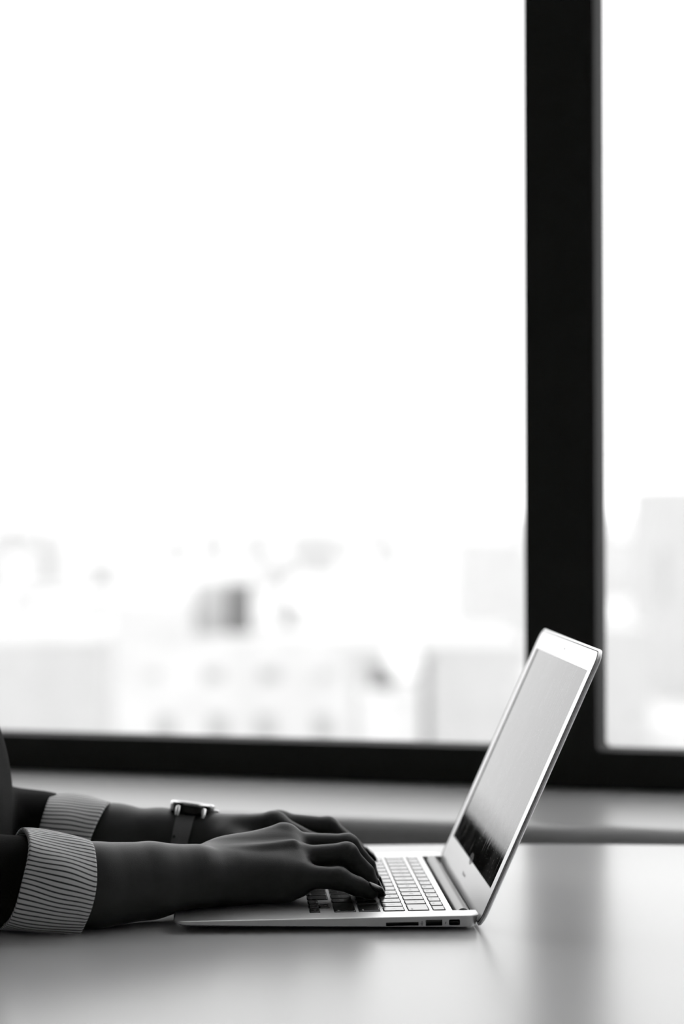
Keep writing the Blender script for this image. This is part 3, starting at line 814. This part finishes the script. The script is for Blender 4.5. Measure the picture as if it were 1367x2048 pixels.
# ================================================================== WRISTWATCH on the far wrist
def watch():
    c0 = W(384, 1619, 1.966)
    nrm = Vector((.13, .10, 1)).normalized(); ax = Vector((1, 0, -.10)); ax = (ax-nrm*ax.dot(nrm)).normalized(); sd = nrm.cross(ax)
    root = bpy.data.objects.new('wristwatch', None); COL.objects.link(root); root.location = c0
    tag(root, 'round steel wristwatch with a plain strap on the far wrist', 'wristwatch')
    def put(name, bm, m, smooth='auto'): 
        bmesh.ops.translate(bm, verts=bm.verts, vec=-c0); return from_bm(name, bm, m, root, smooth)
    bm = bmesh.new(); cyl(bm, c0, nrm, .0182, .0092, 56, .0022); put('case', bm, M['dial'])['label'] = 'dark case body'
    bm = bmesh.new(); R = []
    for r_, z in ((.0178, .0028), (.0188, .0034), (.0186, .0048), (.0174, .0058), (.0160, .0054), (.0160, .0036)):
        R.append([c0+nrm*z+(ax*math.cos(t)+sd*math.sin(t))*r_ for t in [2*math.pi*k/64 for k in range(64)]])
    R.append(R[0]); loft(bm, R); bmesh.ops.remove_doubles(bm, verts=bm.verts, dist=1e-7); put('bezel', bm, M['steel'])['label'] = 'bright steel bezel'
    bm = bmesh.new(); cyl(bm, c0+nrm*.0050, nrm, .0160, .0012, 48, .0004); put('crystal', bm, M['dial'])
    for q in (-1, 1):
        for w_ in (-1, 1):
            p = c0+sd*(.0165*q)+ax*(.0105*w_); bm = bmesh.new(); tube(bm, [p+nrm*.001, p+sd*(.005*q)-nrm*.002, p+sd*(.0072*q)-nrm*.006], [.0022, .0020, .0015], 12); put('lug', bm, M['steel'])
    bm = bmesh.new(); cyl(bm, c0+ax*.0205-nrm*.0004, ax, .0026, .0042, 20, .0006); put('crown', bm, M['steel'])
    # strap: flat band round the wrist
    wc = W(372, 1683, 1.967); wa = (W(428, 1683, 1.967)-W(322, 1684, 1.967)).normalized(); lean = Vector((-.010, 0, 0))
    bm = bmesh.new(); n = 96; hw = .0078; ra, rb = .0330, .0262; R = []
    for off, g_ in ((-hw, 0), (-hw, .0019), (hw, .0019), (hw, 0)):
        ring = []
        for k in range(n):
            t = 2*math.pi*k/n; z = math.cos(t); y = math.sin(t)
            x = off*(1.0-.12*(1-z))+(-.0045+.0062*z)
            ring.append(wc+Vector((x, y*(ra+g_), z*(rb+g_-.0008*(0))-.0006)))
        R.append(ring)
    R.append(R[0]); loft(bm, R); bmesh.ops.remove_doubles(bm, verts=bm.verts, dist=1e-7)
    st = put('strap', bm, M['strap'])
    # buckle hole
    h_ = W(348, 1672, 1.934); bm = bmesh.new(); cyl(bm, h_, (0, 1, .2), .0011, .0030, 16)
    bmesh.ops.translate(bm, verts=bm.verts, vec=-c0); from_bm('strap_hole', bm, M['black'], st)
watch()

# ================================================================== CHAIR the person sits on
def chair():
    root = bpy.data.objects.new('office_chair', None); COL.objects.link(root); L = Vector((-.55, 1.905, 0)); root.location = L
    tag(root, 'dark fabric office chair under the person at the table', 'chair')
    def part(name, bm, m, smooth='auto'):
        return from_bm(name, bm, m, root, smooth)
    bm = bmesh.new(); bx(bm, -.24, .24, -.24, .24, .345, .425, .03, 4); part('seat', bm, M['chair'])
    bm = bmesh.new(); bx(bm, -.30, -.25, -.21, .21, .56, .98, .022, 4); part('backrest', bm, M['chair'])
    bm = bmesh.new(); tube(bm, [(-.15, 0, .36), (-.27, 0, .36), (-.31, 0, .42), (-.305, 0, .65)], .016, 12); part('back_support', bm, M['chrome'])
    bm = bmesh.new(); cyl(bm, (0, 0, .235), (0, 0, 1), .026, .27, 24); part('column', bm, M['chrome'])
    for k in range(5):
        a = 2*math.pi*k/5+.3; d = Vector((math.cos(a), math.sin(a), 0)); bm = bmesh.new(); tube(bm, [Vector((0, 0, .11)), d*.16+Vector((0, 0, .10)), d*.29+Vector((0, 0, .075))], [.022, .018, .014], 12); l_ = part('leg', bm, M['chrome'])
        bm = bmesh.new(); cyl(bm, d*.29+Vector((0, 0, .030)), d.cross(Vector((0, 0, 1))), .030, .03, 24, .004); part('caster', bm, M['black'])
chair()

# ================================================================== CITY outside
GZ = -26.0
bm = bmesh.new(); bmesh.ops.create_grid(bm, x_segments=2, y_segments=2, size=4500); 
o = from_bm('ground', bm, M['ground'], loc=(0, 4540, GZ)); struct(o, 'pale hazy ground of the city far below the window', 'ground')
def house(px0, px1, pyt, D, depth, m, label, group=None, wins=(), yaw=0, name='building', base=None):
    a, b = W(px0, pyt, D), W(px1, pyt, D); c_ = (a+b)/2; w = (b-a).length; GZ = base if base is not None else -26.0; z = a.z-GZ
    root = bpy.data.objects.new(name, None); COL.objects.link(root); root.location = (c_.x, D, GZ); root.rotation_euler.z = yaw
    tag(root, label, 'building', group)
    bm = bmesh.new(); bx(bm, -w/2, w/2, 0, depth, 0, z); from_bm('walls', bm, m, root)
    bm = bmesh.new(); bx(bm, -w/2-.04, w/2+.04, -.04, depth+.04, z, z+.35); from_bm('parapet', bm, m, root)
    for (x0, x1, y0, y1, mm_) in wins:
        p, q = W(x0, y1, D)-c_, W(x1, y0, D)-c_
        bm = bmesh.new(); bx(bm, p.x, q.x, -.06, .3, W(x0, y1, D).z-GZ, W(x0, y0, D).z-GZ); from_bm('window', bm, mm_, root)
    return root
G_, Dk, GR = M['city_glass'], M['dark_render'], M['grey_render']
wn = [(x-18, x+18, 1338, 1362, G_) for x in (425, 540)] + [(x-15, x+15, 1342, 1356, GR) for x in (310, 650)] + [(x-17, x+17, 1432, 1474, G_) for x in (330, 435, 532, 645)]
house(228, 700, 1290, 120, 14, M['white_render'], 'long white building with two rows of small windows, below the centre of the left window', wins=wn)
ROOF = W(400, 1290, 120).z+.36
house(225, 384, 1216, 121, 9, M['white_render'], 'white block rising at the left end of the long white building', base=ROOF)
r = house(389, 453, 1182, 124, 6, GR, 'pale grey block with a dark right side on the roof of the long white building', base=ROOF)
house(459, 495, 1186, 124, 6, Dk, 'dark narrow block beside the pale grey rooftop block', base=ROOF)
house(-60, 200, 1292, 150, 30, M['pale_render'], 'pale low building at the lower left of the left window')
house(28, 165, 1214, 260, 30, M['white_render'], 'bright flat roofed building at the far left of the city')
house(700, 1050, 1300, 170, 30, M['pale_render'], 'pale building behind the rooftop pipe, left of the mullion')
house(925, 1052, 1085, 420, 30, M['white_render'], 'pale tower next to the left side of the black mullion')
house(1312, 1480, 978, 330, 30, M['pale_render'], 'tall hazy tower at the right edge of the picture', wins=[(1298+20, 1335, 1100, 1200, GR)])
house(1205, 1300, 1262, 260, 30, M['pale_render'], 'low pale building right of the mullion')
def roof_item(px, py, r_, D, label, tilt, base=-26.0):
    c_ = W(px, py, D); R_ = r_*D/F; GZ = base
    root = bpy.data.objects.new('satellite_dish', None); COL.objects.link(root); root.location = (c_.x, c_.y, GZ)
    tag(root, label, 'satellite dish')
    bm = bmesh.new(); rings = []
    nrm = Vector(tilt).normalized(); a = nrm.orthogonal().normalized(); b = nrm.cross(a); cc = Vector((0, 0, c_.z-GZ))
    for q, dz in ((.05, 0), (.4, .05), (.7, .14), (.9, .23), (1, .3), (1.0, .27), (.9, .19), (.7, .10), (.4, .0), (.05, -.05)):
        rings.append([cc+nrm*(dz-.15)*R_+(a*math.cos(t)+b*math.sin(t))*q*R_ for t in [2*math.pi*k/40 for k in range(40)]])
    loft(bm, rings, caps=True); from_bm('dish', bm, M['dish'], root, True)
    bm = bmesh.new(); tube(bm, [(0, .6*R_, 0), (0, .6*R_, c_.z-GZ-.6*R_), (0, .2*R_, c_.z-GZ)], .08*R_, 10); from_bm('mast', bm, M['pale_render'], root)
    return root
roof_item(604, 1182, 36, 128, 'round white dish above the long white building', (-.1, -1, .35), ROOF)
roof_item(806, 1322, 38, 108.5, 'round white dish right of the long white building, above a dark spot', (.2, -1, .45), W(780, 1404, 107).z+.351)
house(722, 838, 1404, 107, 6, M['white_render'], 'low white building carrying the right white dish')
ROOF2 = W(780, 1404, 107).z+.351
house(743, 785, 1350, 110.5, 2, Dk, 'small dark rooftop box under the right white dish', base=ROOF2)
house(560, 590, 1150, 131.5, 2, GR, 'small grey rooftop box behind the upper white dish', base=ROOF)
p_ = W(851, 1325, 108); bm = bmesh.new(); cyl(bm, (0, 0, (p_.z-GZ)/2), (0, 0, 1), .17, p_.z-GZ, 20); cyl(bm, (0, 0, p_.z-GZ+.2), (0, 0, 1), .26, .3, 20)
tag(from_bm('flue_pipe', bm, M['dark_render'], None, 'auto', loc=(p_.x, p_.y, GZ)), 'thin dark vertical flue pipe at the right of the left window', 'pipe')
rg = random.Random(21); used = []
while len(used) < 40:
    D = rg.uniform(450, 1900); px = rg.uniform(-80, 1420); py = HOR+(25.5+CZ)*F/D*rg.uniform(.35, .75)
    w = rg.uniform(40, 120)*500/D+14; A, B_ = W(px, py, D), W(px+w, py, D)
    if any(A.x-3 < q[1] and B_.x+3 > q[0] and D-3 < q[3] and D+28 > q[2] for q in used): continue
    used.append((A.x, B_.x, D, D+25))
    house(px, px+w, max(py, 1062), D, 25, rg.choice([M['white_render'], M['pale_render'], M['pale_render']]), 'blurred pale building in the hazy city behind the nearer roofs', 'distant buildings of the hazy city')

# ================================================================== LIGHT: overcast sky
w = bpy.data.worlds.new('overcast_sky'); S.world = w; w.use_nodes = True
bg = w.node_tree.nodes['Background']; bg.inputs[0].default_value = (1, 1, 1, 1); bg.inputs[1].default_value = 1.0
S.view_settings.view_transform = 'Standard'; S.view_settings.look = 'None'; S.view_settings.gamma = 1; S.view_settings.use_curve_mapping = False
S.view_settings.exposure = 1.3
S.cycles.max_bounces = 10; S.cycles.diffuse_bounces = 5; S.cycles.transparent_max_bounces = 12
